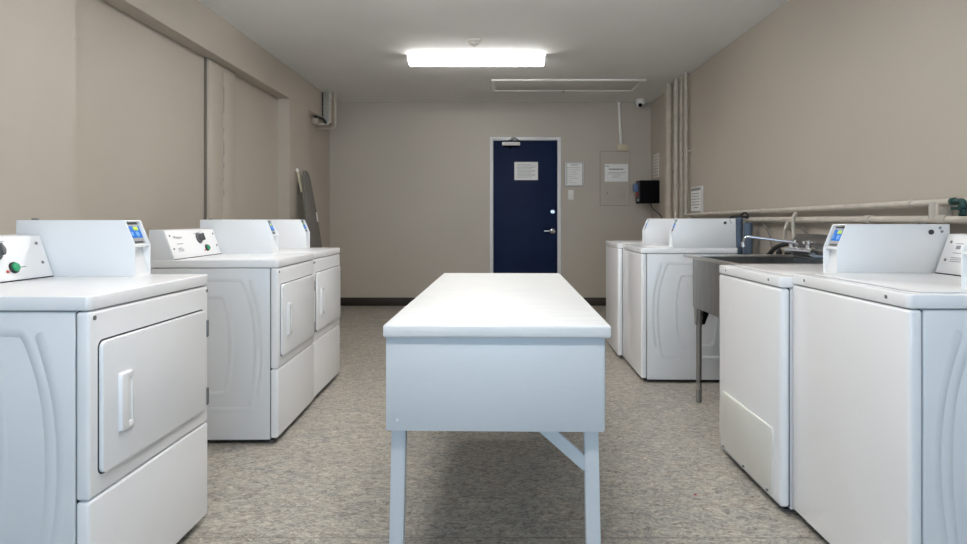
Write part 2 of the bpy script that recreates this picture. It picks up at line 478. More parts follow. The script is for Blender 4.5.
lines(bm, x0, x1, bmz, yy-.0072, .005); rel(bm, t); obj('printed_lines', bm, 'ink_soft', t)
bm = NB()
for a, b, c, e in ((x0-.004, x0+.008, z0, z1), (x0, x1, z0-.004, z0+.008), (x1-.007, x1+.004, z0, z1), (x0, x1, z1-.008, z1+.004)):
    box(bm, a, b, yy-.0088, yy-.0078, c, e)
rel(bm, t); obj('tape', bm, 'plastic_white', t, 'clear tape edge')
# framed notice beside the door
x0, x1, z0, z1 = px(564.5), px(583.6), pz(186), pz(161.8)
t = thing('framed_notice', 'white framed notice hung just right of the door above the light switch', 'notice', ((x0+x1)/2, YB, z0))
bm = NB()
f = .014
box(bm, x0, x1, YB-.018, YB, z0, z0+f, .002); box(bm, x0, x1, YB-.018, YB, z1-f, z1, .002)
box(bm, x0, x0+f+.012, YB-.018, YB, z0+f, z1-f, .002); box(bm, x1-f, x1, YB-.018, YB, z0+f, z1-f, .002)
rel(bm, t); obj('frame', bm, 'frame_grey', t)
bm = NB(); box(bm, x0+.012, x1-.012, YB-.008, YB-.002, z0+.012, z1-.012); rel(bm, t); obj('sheet', bm, 'paper', t)
bm = NB()
for a, b, c, e in ((x0+.026,x0+.030,z0+.015,z1-.015),(x1-.018,x1-.0145,z0+.015,z1-.015),(x0+.026,x1-.0145,z1-.0185,z1-.015),(x0-.003,x0+.0,z0-.003,z1+.003),(x1,x1+.004,z0-.004,z1),(x0,x1+.004,z0-.004,z0),(x0,x1,z1,z1+.003)): box(bm, a, b, YB-.0095, YB-.001, c, e)
rel(bm, t); obj('frame_edge', bm, 'slot', t)
bm = NB()
lines(bm, x0+.03, x1-.02, [(z1-.042,.25,.75)], YB-.0082, .010)
lines(bm, x0+.03, x1-.02, [(z1-.075-.028*k, .0, [.9,.85,.6,.75,.5,.7,.35,.6][k]) for k in range(8)], YB-.0082, .004)
rel(bm, t); obj('printed_lines', bm, 'ink_soft', t)
# light switch
x0, x1, z0, z1 = px(568), px(573.7), pz(200), pz(190)
t = thing('light_switch', 'small white light switch under the framed notice', 'light switch', ((x0+x1)/2, YB, z0))
bm = NB(); box(bm, x0, x1, YB-.012, YB, z0, z1, .003, 2); rel(bm, t); obj('switch_plate', bm, 'plastic_white', t)
bm = NB(); box(bm, x0+.024, x1-.024, YB-.018, YB-.011, z0+.045, z0+.085, .002); rel(bm, t); obj('rocker', bm, 'plastic_white', t)
# access panel
x0, x1, z0, z1 = px(600.2), px(629.5), pz(205.5), pz(151.5)
t = thing('access_panel', 'taupe painted access panel in the far wall right of the door', 'panel', ((x0+x1)/2, YB, z0))
bm = NB(); box(bm, x0, x1, YB-.008, YB+.002, z0, z1); rel(bm, t); obj('panel_door', bm, 'wall', t, None, False)
bm = NB(); box(bm, x0-.004, x1+.004, YB-.003, YB+.001, z0-.004, z1+.004); rel(bm, t); obj('panel_edge', bm, 'groove', t)
bm = NB(); box(bm, px(607.5), px(624.5), YB-.014, YB-.008, pz(197.5), pz(187.3), .002); rel(bm, t); obj('inspection_plate', bm, 'wall', t)
bm = NB(); tube(bm, [(px(607.2), YB-.008, pz(193)), (px(607.2), YB-.017, pz(193))], .007, 10); rel(bm, t); obj('latch', bm, 'slot', t)
# paper on the panel
x0, x1, z0, z1 = px(604.6), px(628), pz(181.7), pz(164)
t = thing('paper_notice', 'flat white paper notice with bold heading stuck on the taupe access panel', 'notice', ((x0+x1)/2, YB-.008, z0))
bm = NB(); box(bm, x0, x1, YB-.0105, YB-.008, z0, z1, .0005); rel(bm, t); obj('sheet', bm, 'paper', t)
bm = NB(); lines(bm, x0, x1, [(z1-.03,.02,.2)], YB-.0107, .008); lines(bm, x0, x1, [(z1-.068,.17,.78)], YB-.0107, .013)
rel(bm, t); obj('heading', bm, 'ink', t)
bm = NB(); lines(bm, x0, x1, [(z1-.11,.13,.9),(z1-.13,.13,.75),(z1-.155,.35,.65),(z1-.172,.3,.6)], YB-.0107, .005)
rel(bm, t); obj('printed_lines', bm, 'ink_soft', t)
# conduit + junction box
t = thing('junction_box', 'small cream electrical box at the foot of the wall conduit', 'electrical box', (px(621.7), YB, pz(151.3)))
bm = NB(); box(bm, px(616.5), px(627), YB-.045, YB, pz(151.3), pz(144.8), .004); rel(bm, t); obj('box', bm, 'plastic_cream', t)
bm = NB(); box(bm, px(619), px(624.5), YB-.0475, YB-.044, pz(149.8), pz(146.3), .001); rel(bm, t); obj('cover_plate', bm, 'plastic_cream', t)
bm = NB(); tube(bm, [(px(620.6), YB-.02, pz(144.8)), (px(618.6), YB-.02, H)], .0175, 14)
tag(obj('electrical_conduit', bm, 'plastic_white'), 'thin pale conduit running from ceiling down the far wall to a cream box', 'conduit')

# perforated strip on the right wall
bm = NB(); box(bm, XR-.006, XR, 7.90, 8.16, 1.63, 1.925, .001)
t = tag(obj('vent_strip', bm, 'plastic_white'), 'pale slotted strip plate on right wall above the black reader box', 'vent')
bm = NB()
for k in range(7): box(bm, XR-.0075, XR-.0055, 7.93, 8.13, 1.655+.038*k, 1.673+.038*k)
obj('slot', bm, 'wall', t)

# black wall reader box
t = thing('card_machine', 'black metal card top-up machine on the right wall near the far corner', 'card machine', (1.915, 7.98, 1.31))
bm = NB(); box(bm, 1.795, 2.032, 7.88, 8.13, 1.31, 1.59, .004); rel(bm, t); obj('housing', bm, 'black', t)
bm = NB(); box(bm, 1.786, 1.7952, 7.90, 8.11, 1.33, 1.575, .002); rel(bm, t); fc = obj('face_plate', bm, 'slot', t)
bm = NB(); box(bm, 1.748, 1.785, 7.96, 8.09, 1.452, 1.553, .006); rel(bm, t); obj('card_reader', bm, 'cardblue', t, 'blue card reader')
bm = NB(); box(bm, 1.776, 1.7862, 7.94, 8.05, 1.40, 1.445, .002); rel(bm, t); obj('red_label', bm, 'cardred', t, 'red label')
bm = NB(); box(bm, 1.778, 1.7862, 7.93, 7.96, 1.335, 1.36, .002); rel(bm, t); obj('lock', bm, 'frame_grey', t)
bm = NB(); tube(bm, catmull([(1.94,7.95,1.31),(1.955,7.93,1.25),(1.99,7.85,1.20),(2.012,7.72,1.14),(2.015,7.68,1.02)]), .006, 8)
rel(bm, t); obj('power_cable', bm, 'rubber', t)

# sign on right wall
t = thing('framed_sign', 'white instruction sign in clear holder on right wall above far washers', 'sign', (XR, 6.42, 1.175))
bm = NB(); box(bm, XR-.010, XR, 6.24, 6.60, 1.175, 1.44, .002); rel(bm, t); obj('holder', bm, 'frame_grey', t)
bm = NB(); box(bm, XR-.012, XR-.0095, 6.29, 6.58, 1.19, 1.425); rel(bm, t); obj('sheet', bm, 'paper', t)
bm = NB()
box(bm, XR-.0135, XR-.0115, 6.29, 6.58, 1.398, 1.425); box(bm, XR-.0135, XR-.0115, 6.29, 6.58, 1.178, 1.195)
for k, (a, b) in enumerate(((.1,.9),(.15,.85),(.05,.95),(.1,.9),(.05,.95),(.2,.7))):
    z = 1.37-.028*k; box(bm, XR-.0135, XR-.0115, 6.29+.29*a, 6.29+.29*b, z-.0035, z+.0035)
rel(bm, t); obj('printed_lines', bm, 'ink_soft', t)

# ------------------------------------------------------------------ ceiling things
def fixture(x, y, label, tm='tube_bright'):
    t = thing('ceiling_light', label, 'ceiling light', (x, y, H), 0, 'fluorescent ceiling lights')
    bm = NB(); box(bm, -.64, .64, -.07, .07, -.022, 0, .003); obj('lamp_body', bm, 'lampbody', t)
    bm = NB(); prism(bm, [(-.085,-.024),(-.075,-.060),(-.055,-.080),(.055,-.080),(.075,-.060),(.085,-.024)], 0, -.62, .62, .006); obj('diffuser', bm, tm, t)
    for s in (-1, 1):
        bm = NB(); prism(bm, [(-.087,-.022),(-.077,-.060),(-.056,-.082),(.056,-.082),(.077,-.060),(.087,-.022)], 0, s*.6205, s*.638, .002); obj('end_cap', bm, 'lampbody', t)
    return t
fixture(-.155, 5.965, 'lit white fluorescent batten on the ceiling beyond the table', 'tube')
fixture(-.155, 3.55, 'unseen fluorescent batten added on the ceiling to light the table')  # added out of view to spread the light more evenly
fixture(-.155, 1.15, 'lit white fluorescent batten on the ceiling near the camera')
t = thing('smoke_detector', 'small round cream smoke detector on ceiling in front of the lit batten', 'smoke detector', (-.16, 5.42, H))
bm = NB(); lathe(bm, [(0,0),(.062,0),(.062,-.012),(.052,-.020),(.045,-.021)], 28); obj('base_plate', bm, 'detector', t)
bm = NB(); lathe(bm, [(.044,-.020),(.042,-.034),(.028,-.046),(.012,-.050),(.010,-.056),(0,-.056)], 28); obj('sensor_head', bm, 'detector', t)
# hatch
t = thing('ceiling_hatch', 'rectangular framed access hatch in ceiling near the far wall', 'hatch', (.815, 7.24, H))
hx0, hx1, hy0, hy1 = -.02, 1.645, 6.94, 7.55
bm = NB(); w_ = .045
box(bm, hx0, hx1, hy0, hy0+w_, H-.016, H, .003); box(bm, hx0, hx1, hy1-w_, hy1, H-.016, H, .003)
box(bm, hx0, hx0+w_, hy0+w_, hy1-w_, H-.016, H, .003); box(bm, hx1-w_, hx1, hy0+w_, hy1-w_, H-.016, H, .003)
rel(bm, t); obj('hatch_frame', bm, 'hatch_frame', t)
bm = NB(); box(bm, hx0+w_+.006, hx1-w_-.006, hy0+w_+.006, hy1-w_-.006, H-.008, H, .001); rel(bm, t); obj('hatch_panel', bm, 'hatch', t)
bm = NB(); box(bm, .80, .83, 7.49, 7.53, H-.026, H-.016, .002); rel(bm, t); obj('latch', bm, 'screw', t)
# dome camera
t = thing('security_camera', 'white dome security camera on ceiling in far right corner', 'camera', (1.85, 8.12, H))
bm = NB(); lathe(bm, [(0,0),(.062,0),(.062,-.030),(.056,-.045),(.050,-.060),(.03,-.065)], 24); obj('camera_base', bm, 'plastic_white', t)
bm = NB(); mt = Matrix.Translation((-.008,-.008,-.062)) 
bmesh.ops.create_uvsphere(bm, u_segments=24, v_segments=14, radius=.043, matrix=mt); obj('camera_ball', bm, 'plastic_white', t)
bm = NB(); lathe(bm, [(0,0),(.026,0),(.024,.006),(0,.008)], 20, Matrix.Translation((-.012,-.042,-.078))@Matrix.Rotation(R(110),4,'X')); obj('lens', bm, 'black', t)

# conduit box in left corner
t = thing('cable_trunking', 'galvanised slotted bracket with bent conduits in the far left ceiling corner', 'conduit', (-2.0, 7.6, 2.3))
bm = NB()
box(bm, -2.030, -1.955, 7.64, 7.652, 2.335, H-.002, .001)
rel(bm, t); obj('backing_bracket', bm, 'rubber', t)
bm = NB()
box(bm, -2.010, -1.945, 7.615, 7.638, 2.22, H-.004, .003)
for k in range(6): tube(bm, [(-2.003, 7.60, 2.37+.036*k), (-2.003, 7.62, 2.37+.036*k)], .008, 8)
rel(bm, t); obj('slotted_channel', bm, 'galv', t)
bm = NB(); tube(bm, smooth_path([(-1.93,7.61,H-.004),(-1.93,7.61,2.235),(-2.10,7.61,2.235)], .05), .013, 12); rel(bm, t); obj('conduit', bm, 'pipe_light', t)
bm = NB(); tube(bm, smooth_path([(-1.895,7.62,H-.004),(-1.895,7.62,2.205),(-2.10,7.64,2.205)], .05), .011, 12); rel(bm, t); obj('conduit', bm, 'rust', t)
bm = NB(); tube(bm, smooth_path([(-1.872,7.64,H-.004),(-1.872,7.64,2.19),(-2.10,7.67,2.19)], .05), .010, 12); rel(bm, t); obj('conduit', bm, 'pipe_light', t)
bm = NB(); box(bm, -2.108, -2.04, 7.48, 7.56, 2.215, 2.295, .008); rel(bm, t); obj('cable_gland', bm, 'pipe', t)
bm = NB(); tube(bm, catmull([(-2.06,7.45,2.3),(-2.04,7.52,2.30),(-2.0,7.58,2.29),(-1.97,7.6,2.24)]), .014, 8); rel(bm, t); obj('cable', bm, 'rubber', t)

# ------------------------------------------------------------------ vertical pipes on right wall
def vpipe(x, y, r, z0, label, clips=(), m='pipe', z1=H-.001):
    t = thing('wall_pipe', label, 'pipe', (x, y, z0), 0, None)
    bm = NB(); tube(bm, [(0,0,0),(0,0,z1-z0)], r, 16); obj('pipe_run', bm, m, t)
    for c in clips:
        bm = NB(); lathe(bm, [(0,0),(r+.006,0),(r+.006,.03),(0,.03)], 16, Matrix.Translation((0,0,c-z0)))
        box(bm, 0, XR-x-.001, -.008, .008, c-z0+.002, c-z0+.028); obj('pipe_clip', bm, m, t)
    return t
vpipe(1.995, 7.46, .011, 0, 'thinnest painted pipe at far end of the vertical pipe cluster', (1.7,))
vpipe(1.95, 7.16, .036, 0, 'thickest taupe painted pipe, floor to ceiling on right wall', (1.62,))
vpipe(1.962, 6.92, .027, 0, 'second thickest vertical painted pipe, beside the thickest one', (1.80,))
vpipe(1.975, 6.77, .017, 0, 'slim painted vertical pipe with brown stains between two others', (1.78,1.4))
vpipe(1.98, 6.63, .018, 1.19, 'vertical painted pipe nearest the sign, bending into the wall pipe', (1.8,))

# horizontal pipes
t = thing('supply_pipe', 'upper beige painted pipe sloping along the right wall above the sink', 'pipe', (1.98, 4.5, 1.17)); SUPPLY = t
bm = NB(); tube(bm, smooth_path([(1.98,6.63,1.19),(1.98,6.63,1.160),(1.98,6.5,1.160),(1.98,2.80,1.19),(1.98,0.2,1.20)], .03), .0155, 14); rel(bm, t); obj('pipe_run', bm, 'pipe_light', t)
for y in (4.75, 3.06, 1.6):
    bm = NB(); z = 1.16+(6.5-y)*.0081; lathe(bm, [(0,0),(.020,0),(.020,.02),(0,.02)], 16, Matrix.Translation((1.98,y,z))@Matrix.Rotation(R(90),4,'X'))
    box(bm, 1.985, XR-.001, y-.02, y, z-.008, z+.008); rel(bm, t); obj('pipe_clip', bm, 'pipe_light', t)
t = thing('drain_pipe', 'lower beige painted pipe running level along the right wall above the sink', 'pipe', (1.975, 3.5, 1.11)); DRAIN = t
bm = NB(); tube(bm, [(1.975,5.05,1.112),(1.975,0.2,1.112)], .018, 14); rel(bm, t); obj('pipe_run', bm, 'pipe_light', t)
for y in (3.42, 2.85):
    bm = NB(); lathe(bm, [(0,0),(.023,0),(.023,.05),(0,.05)], 16, Matrix.Translation((1.975,y,1.112))@Matrix.Rotation(R(90),4,'X'))
    box(bm, 1.985, XR-.001, y-.04, y-.01, 1.104, 1.12); rel(bm, t); obj('pipe_clip', bm, 'pipe_light', t)
bm = NB(); tube(bm, [(1.968,2.885,1.118),(1.970,2.885,1.192)], .019, 14); box(bm, 1.965, XR-.001, 2.85, 2.875, 1.125, 1.185, .003); rel(bm, t)
obj('riser', bm, 'pipe_light', t)
# bronze valve
t = thing('pipe_valve', 'green tarnished bronze valve joining the two wall pipes near the right edge', 'valve', (1.945, 2.69, 1.12))
bm = NB(); lathe(bm, [(0,0),(.014,0),(.018,.008),(.013,.014),(.013,.030),(.019,.036),(.019,.048),(.012,.05),(0,.05)], 12, Matrix.Translation((1.94,2.665,1.128))); rel(bm, t); obj('valve_body', bm, 'bronze', t)
bm = NB(); tube(bm, smooth_path([(1.94,2.665,1.17),(1.94,2.665,1.190),(1.94,2.73,1.190)], .02), .013, 12); lathe(bm, [(0,0),(.017,0),(.017,.018),(0,.018)], 10, Matrix.Translation((1.94,2.73,1.19))@Matrix.Rotation(R(90),4,'X')); rel(bm, t); obj('elbow', bm, 'bronze', t)
bm = NB(); tube(bm, [(1.94,2.665,1.155),(1.905,2.66,1.16)], .006, 8); box(bm, 1.898, 1.906, 2.64, 2.68, 1.153, 1.167, .002); rel(bm, t); obj('valve_handle', bm, 'bronze', t)

# ------------------------------------------------------------------ machines
# local frame: x' = 0 at front face (facing -x'), back x'=.70; y'=0 is the right-hand side seen from the front
TOP = .913
def mx(d): return d-.35
def placeholder(): pass

def emboss(bm, W, yo):
    c = .372
    mir = lambda P: [(2*c-a, z) for a, z in reversed(P)]
    inner = [(.30,.735),(.268,.728),(.245,.65),(.234,.56),(.231,.47),(.236,.38),(.250,.285),(.272,.256),(.31,.250)]
    outer = [(.20,.818),(.172,.808),(.140,.73),(.118,.64),(.108,.55),(.105,.45),(.110,.35),(.120,.25),(.134,.180),(.16,.172)]
    third = [(.138,.818),(.118,.76),(.092,.66),(.078,.56),(.074,.46),(.078,.36),(.090,.27),(.100,.235)]
    def dens(P): 
        q = catmull([(a, 0, z) for a, z in P], 4); return [(v.x, v.z) for v in q]
    for y, s in ((0, -1), (W, 1)):
        yy = y + (.0026 if s < 0 else -.0026)
        for P, cl in ((inner, True), (outer, True), (third, False)):
            a = dens(P)
            if cl:
                b = mir(a); loop = a + b + [a[0]]
                ridge(bm, [(mx(p), z) for p, z in loop], yy-yo, s, .034, .0026)
            else:
                ridge(bm, [(mx(p), z) for p, z in a], yy-yo, s, .034, .0024)
                ridge(bm, [(mx(p), z) for p, z in mir(a)], yy-yo, s, .034, .0024)

def screws(bm, pts, r=.006, ax='x'):
    for p in pts:
        if ax == 'x': tube(bm, [p, (p[0]-.003, p[1], p[2])], r, 10)

def build_base(t, W, top, kind):
    """cabinet, front, lid, feet. returns nothing"""
    yo = W/2
    und = top-.038
    bm = NB()
    box(bm, mx(.040), mx(.655), .0025-yo, W-.0025-yo, .022, und-.004, .003)
    if kind != 'plain': emboss(bm, W, yo)
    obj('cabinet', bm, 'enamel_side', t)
    bm = NB(); box(bm, mx(.012), mx(.62), .02-yo, W-.02-yo, und-.006, und+.006); box(bm, mx(.034), mx(.042), .01-yo, W-.01-yo, .03, und-.006); obj('seam_shadow_gap', bm, 'gap', t, 'dark gap under the top')
    bm = NB(); box(bm, mx(-.002), mx(.656), -.001-yo, W+.001-yo, und-.001, top, .0045, 3, vr=.016); obj('top_panel', bm, 'enamel', t)
    for dx in (.05, .62):
        for y in (.05, W-.05):
            bm = NB(); lathe(bm, [(0,0),(.02,0),(.02,.008),(.008,.010),(.008,.024),(0,.024)], 12, Matrix.Translation((mx(dx), y-yo, 0))); obj('levelling_foot', bm, 'screw', t)
    bm = NB(); box(bm, mx(.03), mx(.63), .03-yo, W-.03-yo, .012, .024); obj('base_pan', bm, 'gap', t)

def console(t, W, top, payW=.105, wash=False, dx=0):
    yo = W/2
    A = Vector((.510+dx, top)); B = Vector((.562+dx, top+.147))
    prof = [(mx(.510+dx), top), (mx(.562+dx), top+.147), (mx(.635), top+.149), (mx(.642), top)]
    bm = NB(); prism(bm, prof, 1, payW+.002-yo, W-.002-yo, .003); c = obj('control_console', bm, 'enamel_console', t)
    # panel plate on the slanted face; local frame: u along -y (left to right seen from the front), v up the slope
    n = Vector((-(B.y-A.y), 0, (B.x-A.x))).normalized()   # outward
    up = Vector((B.x-A.x, 0, B.y-A.y)).normalized()
    def F(u, v, o=0):     # u from left end (y'=W) in metres, v up slope from bottom
        p = Vector((mx(A.x), W-.004-u-yo, A.y)) + up*v + n*o
        return p
    right = Vector((0,-1,0))
    mt = Matrix(((right.x, up.x, n.x, 0),(right.y, up.y, n.y, 0),(right.z, up.z, n.z, 0),(0,0,0,1)))
    def atm(u, v, o): 
        m = mt.copy(); m.translation = F(u, v, o); return m
    L = W-payW-.008
    bm = NB(); box(bm, 0, L, .004, .152, 0, .002, .0006, mtx=atm(0,0,.0)); obj('control_panel', bm, 'overlay', c, 'printed overlay')
    bm = NB(); box(bm, 0, L, 0, .0035, 0, .0015, mtx=atm(0,0,.0)); obj('panel_seam', bm, 'gap', c)
    for u, v in ((.03,.125),(.03,.055),(L-.03,.125),(L-.03,.055)):
        bm = NB(); lathe(bm, [(.0055,0),(.0055,.002),(.003,.004),(0,.004)], 12, atm(u,v,.002)); obj('screw', bm, 'screw', c)
    if not wash:
        bm = NB(); lathe(bm, [(.032,0),(.030,.006),(.022,.010),(.020,.026),(.017,.028),(0,.028)], 28, atm(.345,.104,.002)); box(bm, -.0045, .0045, -.02, .02, .026, .034, .002, mtx=atm(.345,.104,.002)); obj('cycle_knob', bm, 'knob', c)
        bm = NB(); lathe(bm, [(.019,0),(.019,.006),(.016,.008)], 28, atm(.402,.045,.002)); obj('button_bezel', bm, 'rubber', c)
        bm = NB(); lathe(bm, [(.0155,.004),(.0155,.011),(.012,.015),(0,.017)], 28, atm(.402,.045,.002)); obj('start_button', bm, 'green', c)
        bm = NB(); lathe(bm, [(.005,0),(.005,.003),(0,.005)], 14, atm(.372,.034,.002)); obj('indicator_lamp', bm, 'red', c)
        bm = NB(); box(bm, .430, .458, .044, .047, .002, .0024, mtx=atm(0,0,0)); box(bm, .30, .33, .130,.133, .002,.0024, mtx=atm(0,0,0)); box(bm, .375,.40,.136,.1385,.002,.0024, mtx=atm(0,0,0)); obj('printed_words', bm, 'ink_soft', c)
    if not wash: text_mesh('lettering', 'Whirlpool', .021, 'ink', c, atm(.062, .108, .0021))
    bm = NB()
    if not wash:
        for u0, u1, v in ((.075,.145,.078),(.075,.12,.055),(.075,.135,.048),(.075,.13,.040)):
            box(bm, u0, u1, v, v+.0035, .002, .0024, mtx=atm(0,0,0))
    else:
        for u0, u1, v in ((.055,.10,.082),(.055,.11,.064),(.055,.11,.057),(.055,.11,.050),(.055,.095,.118)):
            box(bm, u0, u1, v, v+.0025, .002, .0024, mtx=atm(0,0,0))
        box(bm, .062, .085, .098, .112, .002, .0024, mtx=atm(0,0,0))
    obj('small_print', bm, 'ink_soft', c)

def payment(t, W, top, payW=.103):
    yo = W/2; y0 = -.0005-yo; y1 = payW-yo; k = .0075
    chk = [(mx(.213), top), (mx(.213), top+.108), (mx(.249), top+.196), (mx(.256), top+.199), (mx(.637), top+.199), (mx(.641), top)]
    bm = NB()
    prism(bm, chk, 1, y0, y0+k, .0015); prism(bm, chk, 1, y1-k, y1, .0015)
    core = [(mx(.216), top), (mx(.240), top+.098), (mx(.240), top+.101), (mx(.215), top+.104), (mx(.215), top+.109), (mx(.226), top+.110),
            (mx(.262), top+.1915), (mx(.249), top+.194), (mx(.252), top+.199), (mx(.636), top+.199), (mx(.640), top)]
    prism(bm, core, 1, y0+k-.0005, y1-k+.0005, 0)
    p = obj('payment_box', bm, 'enamel_console', t)
    A = Vector((.226, top+.110)); B = Vector((.262, top+.1915))
    up = Vector((B.x-A.x, 0, B.y-A.y)).normalized(); n = Vector((-up.z, 0, up.x)); right = Vector((0,-1,0))
    wi = payW-2*k
    def atm(o=0):
        m = Matrix(((right.x, up.x, n.x, 0),(right.y, up.y, n.y, 0),(right.z, up.z, n.z, 0),(0,0,0,1)))
        m.translation = Vector((mx(A.x), y1-k, A.y)) + n*o; return m
    bm = NB(); box(bm, .004, wi-.004, .004, .086, 0, .003, .001, mtx=atm()); obj('reader_plate', bm, 'reader', p)
    bm = NB(); box(bm, .012, wi-.006, .026, .072, .003, .0045, .0008, mtx=atm()); obj('blue_label', bm, 'blue', p, 'blue card reader label')
    bm = NB(); box(bm, wi*.45, wi*.78, .055, .069, .0045, .006, .0008, mtx=atm()); obj('screen', bm, 'screen', p, 'yellow green display')
    bm = NB(); lathe(bm, [(.010,0),(.009,.0012),(0,.0012)], 20, atm(.0045)@Matrix.Translation((wi*.62,.040,0))); box(bm, .016, .026, .034, .048, .0045, .0055, .0005, mtx=atm()); obj('card_symbol', bm, 'icon', p)
    bm = NB(); box(bm, .018, wi-.018, .006, .013, .003, .0042, mtx=atm()); box(bm, .010, wi-.010, .078, .085, .003, .0042, mtx=atm()); obj('card_slot', bm, 'slot', p)
    # lock and rivets on the outer cheek
    bm = NB(); tube(bm, [(mx(.566), y0+.001, top+.170), (mx(.566), y0-.004, top+.170)], .0095, 16); obj('lock', bm, 'slot', p)
    bm = NB()
    for a, b in ((.600,.186),(.607,.172)): tube(bm, [(mx(a), y0+.001, top+b), (mx(a), y0-.002, top+b)], .005, 10)
    obj('rivet', bm, 'ink_soft', p)
    bm = NB(); box(bm, mx(.575), mx(.595), y1-.03, y1-.015, top+.1985, top+.206, .002); obj('hasp', bm, 'screw', p)

def dryer(label, loc, rz, W=.683, top=TOP, dx=0):
    t = thing('coin_dryer', label, 'dryer', loc, rz, 'front-loading dryers along the left wall')
    yo = W/2
    build_base(t, W, top, 'dryer')
    und = top-.038
    bm = NB(); box(bm, mx(0), mx(.0365), 0-yo, W-yo, .373, und-.004, .009, 4); obj('front_panel', bm, 'enamel', t)
    bm = NB(); box(bm, mx(0), mx(.0365), 0-yo, W-yo, .030, .3698, .009, 4); obj('lower_panel', bm, 'enamel', t)
    dy0, dy1, dz0, dz1 = .040, W-.040, .428, .786
    bm = NB(); rplate(bm, 0, mx(-.0012), mx(.004), dy0-.0045-yo, dy1+.004-yo, dz0-.0035, dz1+.0045, .022, 0); obj('door_shadow_gap', bm, 'gap', t, 'dark door seam')  # dark slab stands in for the shadow gap around the door
    bm = NB(); rplate(bm, 0, mx(-.013), mx(.002), dy0-yo, dy1-yo, dz0, dz1, .02, .003); dr = obj('door', bm, 'enamel', t)
    # handle: near the left-hand side (y' = W - .14)
    hy = W-.138; hz = .602
    bm = NB()
    box(bm, mx(-.0165), mx(-.012), hy-.030-yo, hy+.030-yo, hz-.082, hz+.082, .0015)
    box(bm, mx(-.024), mx(-.014), hy-.004-yo, hy+.029-yo, hz-.080, hz+.080, .003, 3)
    box(bm, mx(-.023), mx(-.014), hy-.028-yo, hy+.000-yo, hz+.062, hz+.080, .002)
    box(bm, mx(-.023), mx(-.014), hy-.028-yo, hy+.000-yo, hz-.080, hz-.062, .002)
    box(bm, mx(-.0225), mx(-.014), hy-.028-yo, hy-.023-yo, hz-.070, hz+.070, .001)
    obj('door_handle', bm, 'enamel', dr)
    for z in (.718, .472):
        bm = NB(); box(bm, mx(-.014), mx(-.001), dy0-.018-yo, dy0-.003-yo, z-.03, z+.03, .002); tube(bm, [(mx(-.012), dy0-.004-yo, z-.03), (mx(-.012), dy0-.004-yo, z+.03)], .005, 8); obj('hinge', bm, 'screw', dr, 'grey metal hinge')
    for y in (.012, W-.022):
        bm = NB(); lathe(bm, [(.0065,0),(.006,.003),(0,.004)], 12, Matrix.Translation((mx(0), y-yo, .853))@Matrix.Rotation(R(-90),4,'Y')); obj('screw', bm, 'screw', t)
    console(t, W, top, dx=dx); payment(t, W, top)
    return t

def washer(label, loc, rz, W=.683, top=TOP, kind='washer', dx=0):
    t = thing('coin_washer', label, 'washing machine', loc, rz, 'top-loading washers along the right wall')
    yo = W/2
    build_base(t, W, top, kind)
    und = top-.038
    bm = NB(); box(bm, mx(0), mx(.0375), 0-yo, W-yo, .030, und-.004, 0.010 if kind != 'plain' else .013, 4); obj('front_panel', bm, 'enamel', t)
    bm = NB(); rplate(bm, 2, top-.001, top+.0012, mx(.045), mx(.488), .032-yo, W-.032-yo, .05, 0); obj('lid_seam', bm, 'ink_soft', t, 'grey seam around the lid')
    bm = NB(); rplate(bm, 2, top-.001, top+.004, mx(.048), mx(.485), .035-yo, W-.035-yo, .048, .002); obj('lid', bm, 'enamel', t)
    for y in (.10, W-.10):
        bm = NB(); lathe(bm, [(.006,0),(.0055,.002),(0,.003)], 12, Matrix.Translation((mx(-.002), y-yo, top-.018))@Matrix.Rotation(R(-90),4,'Y')); obj('screw', bm, 'screw', t)
    if kind == 'plain':
        bm = NB(); rplate(bm, 0, mx(-.009), mx(.002), .055-yo, W-.052-yo, .055, .312, .02, .004); ap = obj('access_panel', bm, 'cream_panel', t, 'cream lower access panel')
        bm = NB(); 
        for y in (.09, W/2, W-.09): box(bm, mx(-.016), mx(-.008), y-.006-yo, y+.006-yo, .057, .064, .001)
        obj('clip', bm, 'screw', ap)
    console(t, W, top, wash=True, dx=dx); payment(t, W, top)
    return t

def place_left(fx, y0, rz=0, W=.683):      # y0 near edge, front at x=fx
    return (fx-.35, y0+W/2, 0), R(180)+R(rz)
def place_right(fx, y0, rz=0, W=.683):
    return (fx+.35, y0+W/2, 0), R(rz)

l, r = place_left(-1.057, 1.700, -.9); dryer('white dryer nearest the camera on the left, its large green button at the photo edge', l, r, dx=-.010)
l, r = place_left(-1.072, 3.188, .8); dryer('white dryer in the middle of the left row with grey knob and lettering in view', l, r)
l, r = place_left(-1.088, 3.897, .3); dryer('white dryer farthest back on the left, closest to the ironing board', l, r)
l, r = place_right(1.119, 1.735); washer('white blank-fronted washer nearest the camera at the right edge', l, r, dx=.025)
l, r = place_right(1.078, 2.424, 0, .660); washer('lower white washer with a cream bottom access panel, between near washer and sink', l, r, .660, .897, 'plain')
l, r = place_right(1.014, 4.385, -1.2); washer('white washer just beyond the steel sink, ribbed side panel showing', l, r, top=.920)
l, r = place_right(1.000, 5.110, -2.0); washer('white washer farthest back on the right, closest to the far wall', l, r, top=.920)

